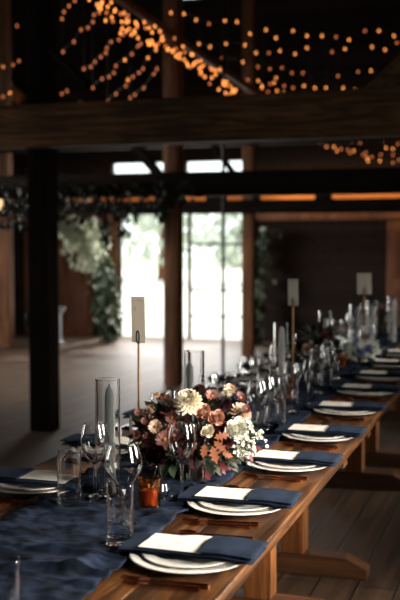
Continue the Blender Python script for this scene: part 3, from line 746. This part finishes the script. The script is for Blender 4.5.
def oak(b, c, d, up, L):
    d = Vector(d).normalized(); x = d.cross(Vector(up)).normalized(); z = x.cross(d); c = Vector(c)
    out = [(0, .02), (.12, .1), (.2, .3), (.3, .14), (.4, .42), (.52, .16), (.66, .34), (.76, .12), (1, 0)]
    vs = []; fs = []
    for t, wd in out:
        q = c+d*(L*t)-z*(.22*L*t*t)
        vs += [q-x*(L*.75*wd)+z*(.15*L*wd), q, q+x*(L*.75*wd)+z*(.15*L*wd)]
    for k in range(len(out)-1):
        a = k*3; fs += [(a, a+1, a+4, a+3), (a+1, a+2, a+5, a+4)]
    b.add(vs, fs)
def arrangement(base, label, flowers, fill, blossoms=(), oaks=(), nleaf=420, fc=None, fr=(.2, .11, .1)):
    base = Vector(base); r = empty('flower_arrangement', base, label, 'flowers', 'flower arrangements')
    MB().lathe([(0, 0), (.04, 0), (.052, .02), (.06, .05), (.056, .075), (.051, .075), (.05, .05), (0, .03)], 32).build('bowl', M['pot'], r)
    center = (Vector(fc) if fc is not None else base+Vector((0, 0, .14)))-base
    toc = (CAM-(base+center)).normalized()
    for (mname, frac) in fill:
        b = MB()
        for k in range(int(nleaf*frac)):
            u = Vector((rnd.gauss(0, 1), rnd.gauss(0, 1), rnd.gauss(0, 1))).normalized()
            s = .62+.4*rnd.random()
            p = center + RT*(u.x*fr[0]*s)+Vector((0, 1, 0))*(u.y*fr[1]*s)+Vector((0, 0, u.z*fr[2]*s))
            if p.z < .012: p.z = .012+rnd.random()*.02
            dirv = (p-center).normalized()+Vector((rnd.uniform(-.6, .6), rnd.uniform(-.6, .6), rnd.uniform(-.3, .6)))
            L = rnd.uniform(.03, .06)
            if p.z+dirv.normalized().z*L < .01: dirv.z = abs(dirv.z)
            b.leaf(p, dirv, (rnd.uniform(-.4, .4), -.6, 1), L, L*.45)
        b.build('leaves', M[mname], r)
    sb = MB()
    for (p, kind, rad, mname, jd) in flowers:
        c = Vector(p)-base
        d = (toc*1.0 + (c-center).normalized()*.8 + Vector((0, 0, .35)) + Vector(jd))
        if kind == 'dahlia': b = dahlia(c, d, rad)
        elif kind == 'pom': b = dahlia(c, d, rad, 120, .26)
        elif kind == 'rose': b = rose(c, d, rad)
        else: b = daisy(c, d, rad)
        f = b.build(kind if kind != 'pom' else 'dahlia', M[mname], r)
        if kind == 'daisy':
            MB().ball(c+Vector(d).normalized()*rad*.1, rad*.26, 8, 6).build('flower_centre', M['yellowcore'], f)
        sb.tube([center*.5, (center*.4+c*.6)+Vector((0, 0, -.01)), c-Vector(d).normalized()*rad*.2], .0022, 5)
    sb.build('stems', M['leafdark'], r)
    if blossoms:
        b = MB(); st = MB()
        for p in blossoms:
            c = Vector(p)-base; d = Vector((rnd.uniform(-.6, .6), rnd.uniform(-1, .1), rnd.uniform(0, 1)))
            T = Matrix.Translation(c) @ frame_to(d)
            for k in range(5): petal(b, T, k*2*PI/5, .6, .0088, .0088, .5)
            b.ball(c, .003, 6, 4)
            st.tube([center*.7+c*.3, c], .0009, 4)
        b.build('small_blossoms', M['white'], r); st.build('blossom_sprigs', M['leafmid'], r)
    if oaks:
        for p, d, L in oaks:
            b = MB(); L *= .85; oak(b, Vector(p)-base, d, (-FW)+Vector((rnd.uniform(-.3, .3), 0, rnd.uniform(-.2, .5))), L)
            b.build('rust_leaf', M['leafrust'], r)
    return r
j = lambda a=0, b=0, c=0: (a, b, c)
F1 = [(at(188,403,3.0), 'dahlia', .046, 'cream', j()), (at(240,414,3.08), 'dahlia', .038, 'blush', j()), (at(235,430,3.0), 'rose', .036, 'white', j()),
      (at(203,413,3.0), 'rose', .025, 'peach', j()), (at(216,419,2.99), 'rose', .026, 'peach', j(.2)), (at(208,432,2.95), 'rose', .02, 'cream', j()),
      (at(223,405,3.06), 'pom', .03, 'plum', j()), (at(158,456,2.93), 'rose', .03, 'burg', j()), (at(212,397,3.1), 'daisy', .026, 'mauve', j()),
      (at(229,391,3.18), 'rose', .022, 'blush', j()), (at(156,427,3.0), 'daisy', .024, 'blush', j()), (at(152,411,3.05), 'rose', .02, 'blush', j()),
      (at(165,440,2.96), 'daisy', .03, 'mauve', j()), (at(175,430,2.97), 'rose', .022, 'mauve', j()), (at(181,443,2.95), 'rose', .024, 'burg', j()),
      (at(199,391,3.12), 'dahlia', .024, 'burg', j()), (at(172,418,3.02), 'daisy', .022, 'mauve', j()), (at(221,428,3.0), 'dahlia', .022, 'burg', j()),
      (at(196,438,2.96), 'rose', .02, 'burg', j()), (at(150,440,3.0), 'rose', .022, 'mauve', j()), (at(192,455,2.95), 'rose', .02, 'plum', j()),
      (at(240,398,3.15), 'daisy', .022, 'burg', j()), (at(166,400,3.12), 'daisy', .022, 'mauve', j()), (at(226,442,2.98), 'dahlia', .024, 'burg', j()), (at(145,425,3.05), 'rose', .018, 'burg', j()), (at(143,455,3.0), 'rose', .02, 'plum', j())]
for k in range(26):
    qx, qy = rnd.uniform(132, 252), rnd.uniform(392, 466)
    if ((qx-194)/66)**2+((qy-432)/46)**2 > 1: continue
    F1.append((at(qx, qy, 2.99+rnd.uniform(0, .04)), rnd.choice(['daisy', 'rose', 'dahlia']), rnd.uniform(.011, .017), rnd.choice(['blush', 'mauve', 'burg', 'plum', 'mauve', 'cream']), (0, 0, 0)))
bl = []
for k in range(70):
    cx, cy = [(247, 440), (255, 448), (250, 428), (240, 450), (260, 436), (245, 457), (235, 442)][k % 7]
    bl.append(at(cx+rnd.gauss(0, 4), cy+rnd.gauss(0, 4), 3.02+rnd.uniform(-.05, .05)))
OK = [(at(214,438,2.96), RT*1+UP*.25, .06), (at(214,441,2.95), RT*.8-UP*.7, .06), (at(212,446,2.95), RT*.3-UP*1, .07), (at(222,452,2.95), RT*.9-UP*.4, .045), (at(205,444,2.95), -UP*1-RT*.1, .055), (at(226,432,3.0), RT*1+UP*.5, .045)]
A1 = at(197, 440, 3.1)
arrangement((A1.x, A1.y, TZ+.006), 'large loose arrangement of cream dahlia, peach roses, burgundy blooms and rust leaves', F1, [('leafdark', .45), ('leafburg', .3), ('leafmid', .2)], bl, OK, 600, at(195, 437, 3.12), (.17, .1, .115))
def small_arr(x, y, label, mats, n, R, seed, leafs=(('leafdark', 1.0),), zc=.13):
    rr = random.Random(seed); fl = []
    for k in range(n):
        u = Vector((rr.gauss(0, 1), rr.gauss(0, 1)-.5, abs(rr.gauss(0, 1)))).normalized()
        p = Vector((x, y, TZ+zc))+Vector((u.x*R[0], u.y*R[1], u.z*R[2]))
        fl.append((p, rr.choice(['dahlia', 'rose', 'daisy']), rr.uniform(.022, .034), mats[k % len(mats)], j()))
    arrangement((x, y, TZ+.006), label, fl, leafs, (), (), 300, (x, y, TZ+zc), (R[0]*1.1, R[1]*1.1, R[2]*1.1))
small_arr(-1.08, 5.30, 'dark leafy flower arrangement with tan blooms between second and third card stands', ['mauve', 'plum', 'blush', 'burg'], 14, (.10, .12, .11), 3, zc=.15)
small_arr(-.99, 6.05, 'low lavender-white flower arrangement in front of the farthest card stand', ['lav', 'lav', 'white'], 18, (.14, .1, .06), 5, (('leafgrey', .5),), zc=.07)
small_arr(-1.1, 7.75, 'farthest dark flower arrangement among the last glasses', ['mauve', 'white', 'plum'], 12, (.13, .12, .1), 8)
